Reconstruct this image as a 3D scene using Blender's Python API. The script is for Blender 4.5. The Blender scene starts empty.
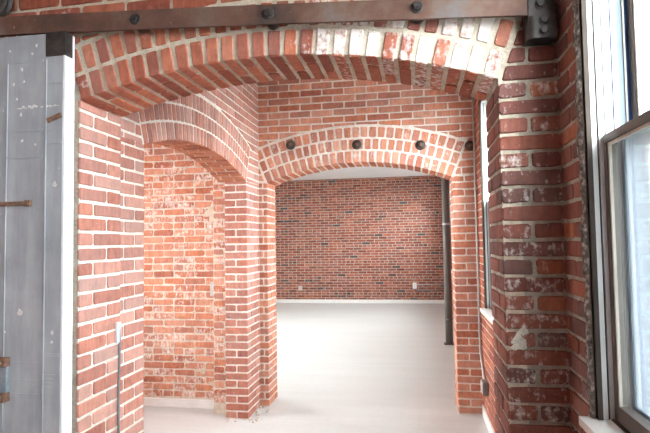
import bpy, bmesh, math, random
from mathutils import Vector, Matrix, noise
PI = math.pi
SC = bpy.context.scene
COL = SC.collection
V = Vector
ZC = 1.56            # eye height
CEIL = 3.21
ROW = 0.0677         # brick course
MJ = 0.0128          # mortar joint

# ------------------------------------------------------------------ materials
def new_mat(name):
    m = bpy.data.materials.new(name); m.use_nodes = True
    nt = m.node_tree
    b = nt.nodes['Principled BSDF']
    return m, nt, b, nt.nodes, nt.links

def mixrgb(nt, fac, a, b, mode='MIX'):
    n = nt.nodes.new('ShaderNodeMix'); n.data_type = 'RGBA'; n.blend_type = mode
    for sock, v in ((n.inputs[0], fac), (n.inputs[6], a), (n.inputs[7], b)):
        if hasattr(v, 'is_linked'): nt.links.new(v, sock)
        elif isinstance(v, (int, float)): sock.default_value = v
        else: sock.default_value = (*v, 1) if len(v) == 3 else v
    return n.outputs[2]

def ramp(nt, src, stops, interp='LINEAR'):
    n = nt.nodes.new('ShaderNodeValToRGB'); n.color_ramp.interpolation = interp
    el = n.color_ramp.elements
    while len(el) < len(stops): el.new(0.5)
    for e, (p, c) in zip(el, stops):
        e.position = p; e.color = (*c, 1) if len(c) == 3 else c
    nt.links.new(src, n.inputs[0]); return n.outputs[0]

def math_n(nt, op, a, b=None, clamp=False):
    n = nt.nodes.new('ShaderNodeMath'); n.operation = op; n.use_clamp = clamp
    for i, v in enumerate((a, b)):
        if v is None: continue
        if hasattr(v, 'is_linked'): nt.links.new(v, n.inputs[i])
        else: n.inputs[i].default_value = v
    return n.outputs[0]

def noise_n(nt, scale, detail=4, rough=0.55, vec=None, stretch=None):
    n = nt.nodes.new('ShaderNodeTexNoise')
    n.inputs['Scale'].default_value = scale; n.inputs['Detail'].default_value = detail
    n.inputs['Roughness'].default_value = rough
    tc = nt.nodes.new('ShaderNodeTexCoord')
    src = tc.outputs['Object']
    if stretch:
        mp = nt.nodes.new('ShaderNodeMapping'); mp.inputs['Scale'].default_value = stretch
        nt.links.new(src, mp.inputs[0]); src = mp.outputs[0]
    nt.links.new(src, n.inputs['Vector'])
    return n.outputs['Fac']

def bump(nt, b, h, strength=0.4, dist=0.004):
    n = nt.nodes.new('ShaderNodeBump'); n.inputs['Strength'].default_value = strength
    n.inputs['Distance'].default_value = dist
    nt.links.new(h, n.inputs['Height']); nt.links.new(n.outputs[0], b.inputs['Normal'])

def brick_mat(name, stops, dust=(0.80, 0.74, 0.68), fine=38, streak=True):
    m, nt, b, N, L = new_mat(name)
    at = N.new('ShaderNodeAttribute'); at.attribute_name = 'bc'
    sp = N.new('ShaderNodeSeparateColor'); L.new(at.outputs['Color'], sp.inputs[0])
    base = ramp(nt, sp.outputs[0], stops)
    # mottling of the fired clay
    n1 = noise_n(nt, fine * 0.6, 5, 0.62)
    base = mixrgb(nt, 1.0, base, ramp(nt, n1, [(0.25, (0.62, 0.60, 0.60)), (0.5, (1, 1, 1)), (0.75, (1.22, 1.25, 1.28))]), 'MULTIPLY')
    if streak:
        n2 = noise_n(nt, 1.0, 4, 0.6, stretch=(70, 70, 9))
        base = mixrgb(nt, 0.55, base, mixrgb(nt, 1.0, base, ramp(nt, n2, [(0.3, (0.6, 0.55, 0.55)), (0.55, (1, 1, 1)), (0.75, (1.35, 1.4, 1.45))]), 'MULTIPLY'))
    # lime / paint residue, amount carried per brick in green
    n3 = noise_n(nt, fine, 7, 0.68)
    n4 = noise_n(nt, 1.0, 5, 0.65, stretch=(55, 55, 14))
    nn = math_n(nt, 'ADD', math_n(nt, 'MULTIPLY', n3, 0.6), math_n(nt, 'MULTIPLY', n4, 0.4))
    thr = math_n(nt, 'SUBTRACT', 0.80, math_n(nt, 'MULTIPLY', sp.outputs[1], 0.56))
    fac = math_n(nt, 'MULTIPLY', math_n(nt, 'SUBTRACT', nn, thr), 7.0, clamp=True)
    base = mixrgb(nt, math_n(nt, 'MULTIPLY', fac, 0.9), base, dust)
    # thin even dust film, also used to paint brightness onto strongly lit bricks
    base = mixrgb(nt, math_n(nt, 'MULTIPLY', sp.outputs[2], 0.6), base, dust)
    L.new(base, b.inputs['Base Color'])
    b.inputs['Roughness'].default_value = 0.88
    b.inputs['Specular IOR Level'].default_value = 0.25
    bump(nt, b, noise_n(nt, 140, 5, 0.65), 0.55, 0.004)
    return m

def mortar_mat(name, c0, c1, c2, sc=14):
    m, nt, b, N, L = new_mat(name)
    n1 = noise_n(nt, sc, 6, 0.6)
    n2 = noise_n(nt, 90, 4, 0.6)
    col = ramp(nt, n1, [(0.3, c0), (0.5, c1), (0.72, c2)])
    col = mixrgb(nt, 1.0, col, ramp(nt, n2, [(0.3, (0.82, 0.82, 0.82)), (0.6, (1.05, 1.05, 1.05))]), 'MULTIPLY')
    L.new(col, b.inputs['Base Color']); b.inputs['Roughness'].default_value = 0.95
    b.inputs['Specular IOR Level'].default_value = 0.15
    bump(nt, b, noise_n(nt, 120, 6, 0.7), 0.8, 0.006)
    return m

def noisy_mat(name, c0, c1, scale=20, rough=0.6, metal=0.0, bstr=0.15, bscale=80, stretch=None, spec=0.4):
    m, nt, b, N, L = new_mat(name)
    n1 = noise_n(nt, scale if not stretch else 1.0, 6, 0.6, stretch=stretch)
    L.new(ramp(nt, n1, [(0.3, c0), (0.7, c1)]), b.inputs['Base Color'])
    b.inputs['Roughness'].default_value = rough; b.inputs['Metallic'].default_value = metal
    b.inputs['Specular IOR Level'].default_value = spec
    if bstr: bump(nt, b, noise_n(nt, bscale, 4, 0.6), bstr, 0.002)
    return m

RED = [(0.0, (0.25, 0.072, 0.046)), (0.3, (0.33, 0.092, 0.052)), (0.6, (0.40, 0.120, 0.065)), (0.9, (0.46, 0.152, 0.084)), (1.0, (0.31, 0.10, 0.07))]
PNK = [(0.0, (0.33, 0.108, 0.072)), (0.5, (0.41, 0.138, 0.088)), (1.0, (0.48, 0.172, 0.108))]  # dust tone plus bright light painted into the left jamb and side wall
OLD_SHADED = [(0.0, (0.135, 0.055, 0.045)), (0.35, (0.18, 0.062, 0.047)), (0.7, (0.225, 0.074, 0.051)), (0.93, (0.26, 0.086, 0.055)), (1.0, (0.40, 0.125, 0.058))]  # weathered tone with the shade of right pier and reveal painted in
ORG = [(0.0, (0.38, 0.115, 0.062)), (0.3, (0.48, 0.158, 0.080)), (0.6, (0.55, 0.20, 0.105)), (0.9, (0.60, 0.245, 0.14)), (1.0, (0.42, 0.145, 0.09))]
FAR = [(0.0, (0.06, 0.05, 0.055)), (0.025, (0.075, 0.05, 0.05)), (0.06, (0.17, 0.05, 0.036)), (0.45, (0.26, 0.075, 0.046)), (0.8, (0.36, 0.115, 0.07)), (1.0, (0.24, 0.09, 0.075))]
M = {}
M['brick_red'] = brick_mat('old red brick', RED)
M['brick_org'] = brick_mat('orange red brick', ORG, fine=26)
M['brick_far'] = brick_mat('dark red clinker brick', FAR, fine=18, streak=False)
M['brick_pink'] = brick_mat('dusty pink brick brightened for light', PNK)
M['brick_shaded'] = brick_mat('weathered purple red brick darkened for shade', OLD_SHADED)
M['mortar_shaded'] = mortar_mat('weathered grey tan mortar darkened for shade', (0.25, 0.21, 0.165), (0.37, 0.32, 0.26), (0.50, 0.45, 0.37))
M['mortar_tan'] = mortar_mat('tan lime mortar', (0.43, 0.36, 0.27), (0.59, 0.51, 0.40), (0.72, 0.65, 0.54))
M['mortar_pale'] = mortar_mat('pale lime mortar', (0.62, 0.56, 0.49), (0.75, 0.70, 0.62), (0.82, 0.78, 0.71))
M['mortar_cream'] = mortar_mat('cream crumbling mortar', (0.50, 0.40, 0.31), (0.66, 0.57, 0.47), (0.78, 0.71, 0.62))
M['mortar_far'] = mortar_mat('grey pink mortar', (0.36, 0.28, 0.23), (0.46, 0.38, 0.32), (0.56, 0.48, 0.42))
M['plaster'] = mortar_mat('old tan plaster', (0.50, 0.40, 0.30), (0.62, 0.52, 0.41), (0.74, 0.66, 0.56))
M['whiteplaster'] = mortar_mat('white plaster smear', (0.5, 0.46, 0.38), (0.66, 0.62, 0.53), (0.8, 0.77, 0.7))
M['caulk'] = mortar_mat('crumbly grey caulk', (0.05, 0.040, 0.034), (0.17, 0.145, 0.125), (0.62, 0.60, 0.56), 55)
M['white_wall'] = noisy_mat('matt white paint', (0.78, 0.77, 0.75), (0.84, 0.83, 0.81), 3, 0.85, bstr=0.05)
M['base_white'] = noisy_mat('white baseboard paint', (0.70, 0.68, 0.65), (0.80, 0.78, 0.75), 12, 0.55, bstr=0.08)
M['tin'] = None
M['scuff'] = noisy_mat('chipped pale paint', (0.50, 0.48, 0.45), (0.62, 0.60, 0.57), 60, 0.8, bstr=0)
M['edge_white'] = noisy_mat('chalky white door edge', (0.62, 0.64, 0.665), (0.72, 0.735, 0.75), 30, 0.7, bstr=0.1)
M['iron'] = noisy_mat('rusty brown iron', (0.045, 0.032, 0.027), (0.19, 0.115, 0.085), 5, 0.62, 0.3, 0.3, 60)
def make_iron():
    m, nt, b, N, L = new_mat('rusted and rubbed flat iron')
    col = ramp(nt, noise_n(nt, 3.2, 6, 0.65), [(0.32, (0.045, 0.030, 0.025)), (0.47, (0.13, 0.062, 0.042)), (0.56, (0.16, 0.10, 0.075)), (0.68, (0.15, 0.15, 0.155))])
    chip = math_n(nt, 'MULTIPLY', math_n(nt, 'SUBTRACT', noise_n(nt, 42, 3, 0.5), 0.72), 14, clamp=True)
    L.new(mixrgb(nt, chip, col, (0.42, 0.40, 0.38)), b.inputs['Base Color'])
    b.inputs['Roughness'].default_value = 0.62; b.inputs['Metallic'].default_value = 0.25
    bump(nt, b, noise_n(nt, 60, 4, 0.6), 0.3, 0.002)
    return m
M['iron'] = make_iron()
M['iron_dark'] = noisy_mat('blackened iron', (0.028, 0.025, 0.024), (0.075, 0.064, 0.058), 25, 0.5, 0.5, 0.3, 90)
M['rust'] = noisy_mat('flaking rust', (0.11, 0.055, 0.035), (0.26, 0.15, 0.10), 60, 0.8, 0.1, 0.4, 150)
M['steel_blue'] = noisy_mat('worn blue grey steel', (0.25, 0.31, 0.36), (0.42, 0.47, 0.51), 40, 0.45, 0.5, 0.1, 90)
M['disc'] = noisy_mat('dark brown cast iron', (0.030, 0.022, 0.019), (0.085, 0.06, 0.05), 50, 0.5, 0.3, 0.2, 120)
M['pole'] = noisy_mat('taupe painted steel', (0.115, 0.10, 0.09), (0.145, 0.13, 0.118), 8, 0.42, 0.0, 0.03, 40)
M['galv'] = noisy_mat('galvanised steel', (0.42, 0.40, 0.38), (0.56, 0.54, 0.51), 40, 0.42, 0.35, 0.05, 90)
M['galv_dark'] = noisy_mat('dull grey steel box', (0.16, 0.15, 0.14), (0.25, 0.24, 0.23), 40, 0.5, 0.2, 0.05, 90)
M['cable'] = noisy_mat('grey cable sheath', (0.16, 0.15, 0.16), (0.22, 0.21, 0.22), 30, 0.6, bstr=0)
M['pale_plastic'] = noisy_mat('pale blue grey plastic', (0.55, 0.62, 0.68), (0.66, 0.72, 0.77), 40, 0.5, bstr=0.05)
M['white_plastic'] = noisy_mat('white plastic', (0.78, 0.77, 0.75), (0.82, 0.81, 0.79), 10, 0.4, bstr=0)
M['vinyl'] = noisy_mat('white vinyl', (0.56, 0.55, 0.53), (0.62, 0.61, 0.60), 6, 0.4, bstr=0)
M['cream'] = noisy_mat('cream vinyl', (0.54, 0.50, 0.42), (0.60, 0.56, 0.48), 6, 0.45, bstr=0)
M['taupe'] = noisy_mat('taupe window cladding', (0.115, 0.095, 0.082), (0.145, 0.122, 0.106), 14, 0.45, bstr=0.03)
M['bronze'] = noisy_mat('brown grey casing paint', (0.050, 0.040, 0.033), (0.068, 0.055, 0.046), 14, 0.8, bstr=0.05, spec=0.08)
M['seal'] = noisy_mat('black weather strip', (0.02, 0.02, 0.024), (0.035, 0.035, 0.04), 30, 0.6, bstr=0)
M['bluefilm'] = noisy_mat('deep blue film', (0.010, 0.042, 0.15), (0.02, 0.06, 0.19), 12, 0.35, bstr=0)
M['bluegrey'] = noisy_mat('light blue grey vinyl', (0.16, 0.20, 0.24), (0.20, 0.245, 0.285), 12, 0.6, bstr=0)
M['sillpaint'] = noisy_mat('white sill paint', (0.72, 0.69, 0.64), (0.80, 0.78, 0.74), 25, 0.45, bstr=0.04)
M['outwall'] = noisy_mat('pale render outside', (0.085, 0.095, 0.105), (0.11, 0.12, 0.13), 0.6, 0.85, bstr=0)
M['outtrim'] = noisy_mat('white stone trim', (0.22, 0.23, 0.24), (0.26, 0.27, 0.28), 0.6, 0.8, bstr=0)
M['outglass'] = noisy_mat('dim blue window glass', (0.07, 0.09, 0.11), (0.10, 0.12, 0.14), 0.5, 0.15, bstr=0)
M['asphalt'] = noisy_mat('pale concrete yard', (0.20, 0.20, 0.20), (0.26, 0.26, 0.26), 0.5, 0.9, bstr=0)

def make_tin():
    m, nt, b, N, L = new_mat('tin sheet cladding')
    n1 = noise_n(nt, 3.5, 6, 0.6); n2 = noise_n(nt, 1, 4, 0.6, stretch=(26, 26, 3.0)); n3 = noise_n(nt, 34, 3, 0.5)
    col = ramp(nt, n1, [(0.3, (0.265, 0.275, 0.295)), (0.55, (0.34, 0.35, 0.365)), (0.75, (0.42, 0.42, 0.425))])
    col = mixrgb(nt, 1.0, col, ramp(nt, n2, [(0.3, (0.84, 0.85, 0.87)), (0.7, (1.12, 1.12, 1.11))]), 'MULTIPLY')
    sp = math_n(nt, 'MULTIPLY', math_n(nt, 'SUBTRACT', n3, 0.78), 16, clamp=True)
    col = mixrgb(nt, sp, col, (0.62, 0.60, 0.56))
    L.new(col, b.inputs['Base Color']); b.inputs['Metallic'].default_value = 0.08
    L.new(ramp(nt, n2, [(0.3, (0.42,) * 3), (0.7, (0.6,) * 3)]), b.inputs['Roughness'])
    bump(nt, b, noise_n(nt, 5, 3, 0.5), 0.25, 0.01)
    return m
M['tin'] = make_tin()

def make_floor():
    m, nt, b, N, L = new_mat('white painted floor boards')
    n1 = noise_n(nt, 1, 5, 0.6, stretch=(0.7, 5, 1)); n2 = noise_n(nt, 22, 5, 0.6)
    col = ramp(nt, n1, [(0.3, (0.575, 0.575, 0.555)), (0.7, (0.635, 0.635, 0.615))])
    col = mixrgb(nt, 1.0, col, ramp(nt, n2, [(0.25, (0.95, 0.94, 0.93)), (0.6, (1, 1, 1))]), 'MULTIPLY')
    bt = N.new('ShaderNodeTexBrick'); tc = N.new('ShaderNodeTexCoord'); L.new(tc.outputs['Object'], bt.inputs['Vector'])
    bt.inputs['Scale'].default_value = 1.0; bt.inputs['Brick Width'].default_value = 2.44; bt.inputs['Row Height'].default_value = 0.30
    bt.inputs['Mortar Size'].default_value = 0.0035; bt.inputs['Mortar Smooth'].default_value = 0.6
    bt.inputs['Color1'].default_value = (1, 1, 1, 1); bt.inputs['Color2'].default_value = (0.975, 0.972, 0.968, 1); bt.inputs['Mortar'].default_value = (0.90, 0.89, 0.875, 1)
    col = mixrgb(nt, 1.0, col, bt.outputs['Color'], 'MULTIPLY')
    L.new(col, b.inputs['Base Color']); b.inputs['Roughness'].default_value = 0.42; b.inputs['Specular IOR Level'].default_value = 0.35
    bump(nt, b, n2, 0.05, 0.002)
    return m
M['floor'] = make_floor()

def make_plain_brick(axis):
    m, nt, b, N, L = new_mat('plain brick ' + axis)
    tc = N.new('ShaderNodeTexCoord'); sx = N.new('ShaderNodeSeparateXYZ'); cb = N.new('ShaderNodeCombineXYZ')
    L.new(tc.outputs['Object'], sx.inputs[0])
    L.new(sx.outputs[0 if axis == 'x' else 1], cb.inputs[0]); L.new(sx.outputs[2], cb.inputs[1])
    bt = N.new('ShaderNodeTexBrick'); L.new(cb.outputs[0], bt.inputs['Vector'])
    bt.inputs['Scale'].default_value = 1.0; bt.inputs['Brick Width'].default_value = 0.2135; bt.inputs['Row Height'].default_value = ROW
    bt.inputs['Mortar Size'].default_value = 0.005; bt.inputs['Color1'].default_value = (0.40, 0.12, 0.065, 1)
    bt.inputs['Color2'].default_value = (0.27, 0.08, 0.05, 1); bt.inputs['Mortar'].default_value = (0.55, 0.48, 0.40, 1)
    L.new(bt.outputs['Color'], b.inputs['Base Color']); b.inputs['Roughness'].default_value = 0.9
    return m
M['plain_x'] = make_plain_brick('x'); M['plain_y'] = make_plain_brick('y')

def make_glass():
    m, nt, b, N, L = new_mat('window glass')
    out = N['Material Output']; N.remove(b)
    tr = N.new('ShaderNodeBsdfTransparent'); tr.inputs[0].default_value = (0.93, 0.96, 0.97, 1)
    gl = N.new('ShaderNodeBsdfGlossy'); gl.inputs['Roughness'].default_value = 0.02
    mx = N.new('ShaderNodeMixShader'); fr = N.new('ShaderNodeFresnel'); ge = N.new('ShaderNodeNewGeometry')
    # same index seen from both faces of the pane
    L.new(math_n(nt, 'SUBTRACT', 1.5, math_n(nt, 'MULTIPLY', ge.outputs['Backfacing'], 1.5 - 1 / 1.5)), fr.inputs[0])
    L.new(fr.outputs[0], mx.inputs[0]); L.new(tr.outputs[0], mx.inputs[1]); L.new(gl.outputs[0], mx.inputs[2]); L.new(mx.outputs[0], out.inputs[0])
    return m
M['glass'] = make_glass()
def make_screen():
    m, nt, b, N, L = new_mat('grey insect mesh')
    out = N['Material Output']; N.remove(b)
    tr = N.new('ShaderNodeBsdfTransparent'); df = N.new('ShaderNodeBsdfDiffuse'); df.inputs[0].default_value = (0.165, 0.175, 0.18, 1)
    mx = N.new('ShaderNodeMixShader'); mx.inputs[0].default_value = 0.66
    ts = N.new('ShaderNodeBsdfTranslucent'); ts.inputs[0].default_value = (0.085, 0.092, 0.097, 1)
    ad = N.new('ShaderNodeAddShader'); L.new(df.outputs[0], ad.inputs[0]); L.new(ts.outputs[0], ad.inputs[1])
    L.new(tr.outputs[0], mx.inputs[1]); L.new(ad.outputs[0], mx.inputs[2]); L.new(mx.outputs[0], out.inputs[0])
    return m
M['screen'] = make_screen()

# ------------------------------------------------------------------ object helpers
def link(name, bm, mats, parent=None, smooth=False):
    me = bpy.data.meshes.new(name)
    bm.to_mesh(me); bm.free()
    for m in (mats if isinstance(mats, (list, tuple)) else [mats]): me.materials.append(m)
    if smooth:
        for p in me.polygons: p.use_smooth = True
    o = bpy.data.objects.new(name, me); COL.objects.link(o)
    if parent is not None:
        o.parent = parent
        o.matrix_parent_inverse = Matrix.Translation(parent.location).inverted()
    return o

def tag(o, label=None, cat=None, group=None, kind=None):
    if label: o['label'] = label
    if cat: o['category'] = cat
    if group: o['group'] = group
    if kind: o['kind'] = kind
    return o

def empty(name, loc, label, cat, group=None, kind='thing'):
    o = bpy.data.objects.new(name, None); COL.objects.link(o); o.location = loc; o.empty_display_size = 0.1
    return tag(o, label, cat, group, kind)

def box(bm, x0, x1, y0, y1, z0, z1, mi=0, bev=0.0):
    vs = [bm.verts.new((x, y, z)) for x in (x0, x1) for y in (y0, y1) for z in (z0, z1)]
    fs = [bm.faces.new([vs[i] for i in q]) for q in ((0, 1, 3, 2), (4, 6, 7, 5), (0, 4, 5, 1), (2, 3, 7, 6), (0, 2, 6, 4), (1, 5, 7, 3))]
    for f in fs: f.material_index = mi
    if bev > 0:
        es = list({e for f in fs for e in f.edges})
        r = bmesh.ops.bevel(bm, geom=es, offset=bev, segments=2, affect='EDGES', profile=0.6)
        for f in r['faces']: f.material_index = mi
    return fs

def cyl(bm, p0, p1, r, seg=20, r1=None, mi=0, caps=True):
    p0, p1 = V(p0), V(p1); d = (p1 - p0).normalized()
    a = d.orthogonal().normalized(); b = d.cross(a)
    r1 = r if r1 is None else r1
    A = [bm.verts.new(p0 + (a * math.cos(t) + b * math.sin(t)) * r) for t in [2 * PI * i / seg for i in range(seg)]]
    B = [bm.verts.new(p1 + (a * math.cos(t) + b * math.sin(t)) * r1) for t in [2 * PI * i / seg for i in range(seg)]]
    for i in range(seg):
        f = bm.faces.new([A[i], A[(i + 1) % seg], B[(i + 1) % seg], B[i]]); f.material_index = mi; f.smooth = True
    if caps:
        bm.faces.new(A[::-1]).material_index = mi; bm.faces.new(B).material_index = mi

def lathe(bm, origin, axis, prof, seg=28, mi=0):
    """prof: list of (radius, distance along axis)"""
    origin = V(origin); d = V(axis).normalized(); a = d.orthogonal().normalized(); b = d.cross(a)
    rings = []
    for r, h in prof:
        rings.append([bm.verts.new(origin + d * h + (a * math.cos(2 * PI * i / seg) + b * math.sin(2 * PI * i / seg)) * max(r, 1e-4)) for i in range(seg)])
    for R0, R1 in zip(rings, rings[1:]):
        for i in range(seg):
            f = bm.faces.new([R0[i], R0[(i + 1) % seg], R1[(i + 1) % seg], R1[i]]); f.material_index = mi; f.smooth = True
    bm.faces.new(rings[0][::-1]); bm.faces.new(rings[-1])

def tube(bm, pts, r, seg=10, mi=0):
    pts = [V(p) for p in pts]; rings = []
    up = None
    for i, p in enumerate(pts):
        d = (pts[min(i + 1, len(pts) - 1)] - pts[max(i - 1, 0)]).normalized()
        if up is None: up = d.orthogonal().normalized()
        a = (up - d * up.dot(d)).normalized(); b = d.cross(a); up = a
        rings.append([bm.verts.new(p + (a * math.cos(2 * PI * k / seg) + b * math.sin(2 * PI * k / seg)) * r) for k in range(seg)])
    for R0, R1 in zip(rings, rings[1:]):
        for k in range(seg):
            f = bm.faces.new([R0[k], R0[(k + 1) % seg], R1[(k + 1) % seg], R1[k]]); f.smooth = True; f.material_index = mi
    bm.faces.new(rings[0][::-1]); bm.faces.new(rings[-1])

def hexnut(bm, p, axis, r, h, mi=0):
    p, d = V(p), V(axis).normalized(); cyl(bm, p, p + d * h, r, 6, r * 0.94, mi)

# ------------------------------------------------------------------ brickwork
def clip_poly(poly, n, d):
    """keep the part of a 2D polygon with p.n >= d"""
    out = []
    for i in range(len(poly)):
        a, b = poly[i], poly[(i + 1) % len(poly)]
        da = a[0] * n[0] + a[1] * n[1] - d; db = b[0] * n[0] + b[1] * n[1] - d
        if da >= 0: out.append(a)
        if (da >= 0) != (db >= 0):
            t = da / (da - db); out.append((a[0] + (b[0] - a[0]) * t, a[1] + (b[1] - a[1]) * t))
    return out

def area(poly):
    return 0.5 * sum(poly[i][0] * poly[(i + 1) % len(poly)][1] - poly[(i + 1) % len(poly)][0] * poly[i][1] for i in range(len(poly)))

class Bricks:
    """bricks laid on a mortar face; fmap(s, t, h) -> world point"""
    def __init__(self, bm, seed=0, mi=1, h=0.006, jit=0.0022, round_=0.006, ins=0.0028, fine=True, paint=None, dust=0.0, dust_var=0.1):
        self.bm = bm; self.rnd = random.Random(seed); self.mi = mi; self.h = h; self.jit = jit; self.round = round_; self.ins = ins
        self.fine = fine; self.paint = paint; self.dust = dust; self.dust_var = dust_var; self.seed = seed
        self.lay = bm.loops.layers.float_color.get('bc') or bm.loops.layers.float_color.new('bc')
    def colour(self, key, c):
        r = random.Random(hash((str(key),)) if False else sum((i + 1) * ord(ch) * 7919 for i, ch in enumerate(str(key))) + 13)
        hue = r.random(); p = r.random() ** 2 * 0.55
        if self.paint: p = self.paint(c, r, p)
        d = max(0.0, self.dust + self.dust_var * (r.random() - 0.5) * 2)
        return (hue, min(max(p, 0), 1), min(d, 1), 1)
    def add(self, poly, fmap, key, flip=False, h=None, jit=None):
        if len(poly) < 3: return
        ar = abs(area(poly))
        if ar < 0.00035: return
        rnd = self.rnd; jit = self.jit if jit is None else jit; h = (self.h if h is None else h) * rnd.uniform(0.65, 1.3)
        cx = sum(p[0] for p in poly) / len(poly); cy = sum(p[1] for p in poly) / len(poly)
        col = self.colour(key, (cx, cy))
        poly = [(x + rnd.uniform(-jit, jit), y + rnd.uniform(-jit, jit)) for x, y in poly]
        if self.fine:
            # rounded worn corners and wavering edges
            q = []; n = len(poly)
            for i in range(n):
                p, a, b = poly[i], poly[i - 1], poly[(i + 1) % n]
                for o, k in ((a, 0), (b, 1)):
                    dx, dy = o[0] - p[0], o[1] - p[1]; l = math.hypot(dx, dy) or 1e-6
                    rr = min(self.round * rnd.uniform(0.5, 1.7), l * 0.3)
                    q.append((p[0] + dx / l * rr, p[1] + dy / l * rr))
                dx, dy = b[0] - p[0], b[1] - p[1]; l = math.hypot(dx, dy)
                if l > 0.08:
                    for f in (0.36, 0.66):
                        w = rnd.uniform(-1, 1) * jit * 0.7
                        q.append((p[0] + dx * f - dy / l * w, p[1] + dy * f + dx / l * w))
            poly = q
        n = len(poly)
        def ring(inset, hh):
            out = []
            for i in range(n):
                a, p, b = poly[i - 1], poly[i], poly[(i + 1) % n]
                e1 = V((p[0] - a[0], p[1] - a[1])); e2 = V((b[0] - p[0], b[1] - p[1]))
                nn = V((-(e1.y), e1.x)).normalized() + V((-(e2.y), e2.x)).normalized()
                if nn.length < 1e-5: nn = V((cx - p[0], cy - p[1]))
                nn.normalize()
                if ar_sign < 0: nn = -nn
                out.append(self.bm.verts.new(fmap(p[0] + nn.x * inset, p[1] + nn.y * inset, hh)))
            return out
        ar_sign = 1 if area(poly) > 0 else -1
        A = ring(-0.0005, -0.006); B = ring(0.0004, h * 0.45); C = ring(self.ins, h)
        fs = []
        fl = flip ^ (ar_sign < 0)
        for R0, R1 in ((A, B), (B, C)):
            for i in range(n):
                j = (i + 1) % n; q = [R0[i], R0[j], R1[j], R1[i]]
                fs.append((self.bm.faces.new(q[::-1] if fl else q), True))
        fs.append((self.bm.faces.new(C[::-1] if fl else C), False))
        for f, s in fs:
            f.material_index = self.mi; f.smooth = False
            for lp in f.loops: lp[self.lay] = col

def frame_map(O, S, N):
    O, S, N = V(O), V(S), V(N)
    flip = S.cross(V((0, 0, 1))).dot(N) < 0
    def f(s, t, h): return O + S * s + V((0, 0, t)) + N * h
    return f, flip

ST, HD = 0.203, 0.0962
def seq(kind, row, s0, s1):
    """brick pieces of one course, from s0 to s1"""
    L = s1 - s0; out = []
    def fill(start, sizes):
        s = start; k = 0
        while s < s1 - 0.012:
            e = s + sizes[k % len(sizes)]
            a, b = max(s, s0), min(e, s1)
            if s1 - b < 0.03: b = s1
            if b - a > 0.018: out.append((a, b))
            s = e + MJ; k += 1
            if b == s1: break
    if kind == 'pier':
        if row % 2 == 0: out.append((s0, s1))
        else:
            m = s0 + L * 0.5; out.extend([(s0, m - MJ / 2), (m + MJ / 2, s1)])
    elif kind == 'sh': fill(s0, (ST, HD) if row % 2 == 0 else (HD, ST))
    elif kind == 'flem': fill(s0 if row % 2 == 0 else s0 - 0.16, (ST, HD))
    elif kind == 'run': fill(s0 if row % 2 == 0 else s0 - (ST + MJ) / 2, (ST,))
    elif kind == 'common':
        if row % 6 == 3: fill(s0 - 0.04, (HD,))
        else: fill(s0 - 0.02 if row % 2 == 0 else s0 - (ST + MJ) / 2 - 0.02, (ST,))
    return out

def panel(B, O, S, N, s0, s1, z0, z1, kind, arches=(), holes=(), key='p', ck0=None, ck1=None, row_shift=0, zoff=0.0):
    fm, flip = frame_map(O, S, N)
    r0 = int(math.floor((z0 - zoff) / ROW)); r1 = int(math.ceil((z1 - zoff) / ROW))
    for r in range(r0, r1):
        za = max(zoff + r * ROW + MJ / 2, z0); zb = min(zoff + (r + 1) * ROW - MJ / 2, z1)
        if zb - za < 0.02: continue
        ivs = [(s0, s1)]
        for (a, b, c, d) in holes:
            if zb > c and za < d:
                nx = []
                for (p, q) in ivs:
                    if b <= p or a >= q: nx.append((p, q)); continue
                    if a - p > 0.02: nx.append((p, a))
                    if q - b > 0.02: nx.append((b, q))
                ivs = nx
        for (p, q) in ivs:
            pieces = seq(kind, r + row_shift, p, q)
            for i, (a, b) in enumerate(pieces):
                poly = [(a, za), (b, za), (b, zb), (a, zb)]
                for (cs, cz, R, tl, tr) in arches:
                    if not poly: break
                    mx = sum(x for x, _ in poly) / len(poly); mz = sum(y for _, y in poly) / len(poly)
                    th = math.atan2(mx - cs, mz - cz)
                    if min(math.hypot(x - cs, y - cz) for x, y in poly) >= R + MJ: continue
                    # keep the larger of: the piece over the rings, the piece beside the springers
                    tc = min(max(th, tl), tr); d = (math.sin(tc), math.cos(tc))
                    cand = [clip_poly(poly, d, cs * d[0] + cz * d[1] + R + MJ)]
                    n = (-math.cos(tl), math.sin(tl)) if th < (tl + tr) / 2 else (math.cos(tr), -math.sin(tr))
                    cand.append(clip_poly(poly, n, cs * n[0] + cz * n[1] + MJ))
                    poly = max(cand, key=lambda q: abs(area(q)) if len(q) > 2 else 0)
                k = (key, r, i)
                if ck0 and i == 0 and p == s0: k = (ck0, r)
                if ck1 and i == len(pieces) - 1 and q == s1: k = (ck1, r)
                B.add(poly, fm, k, flip)

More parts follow.
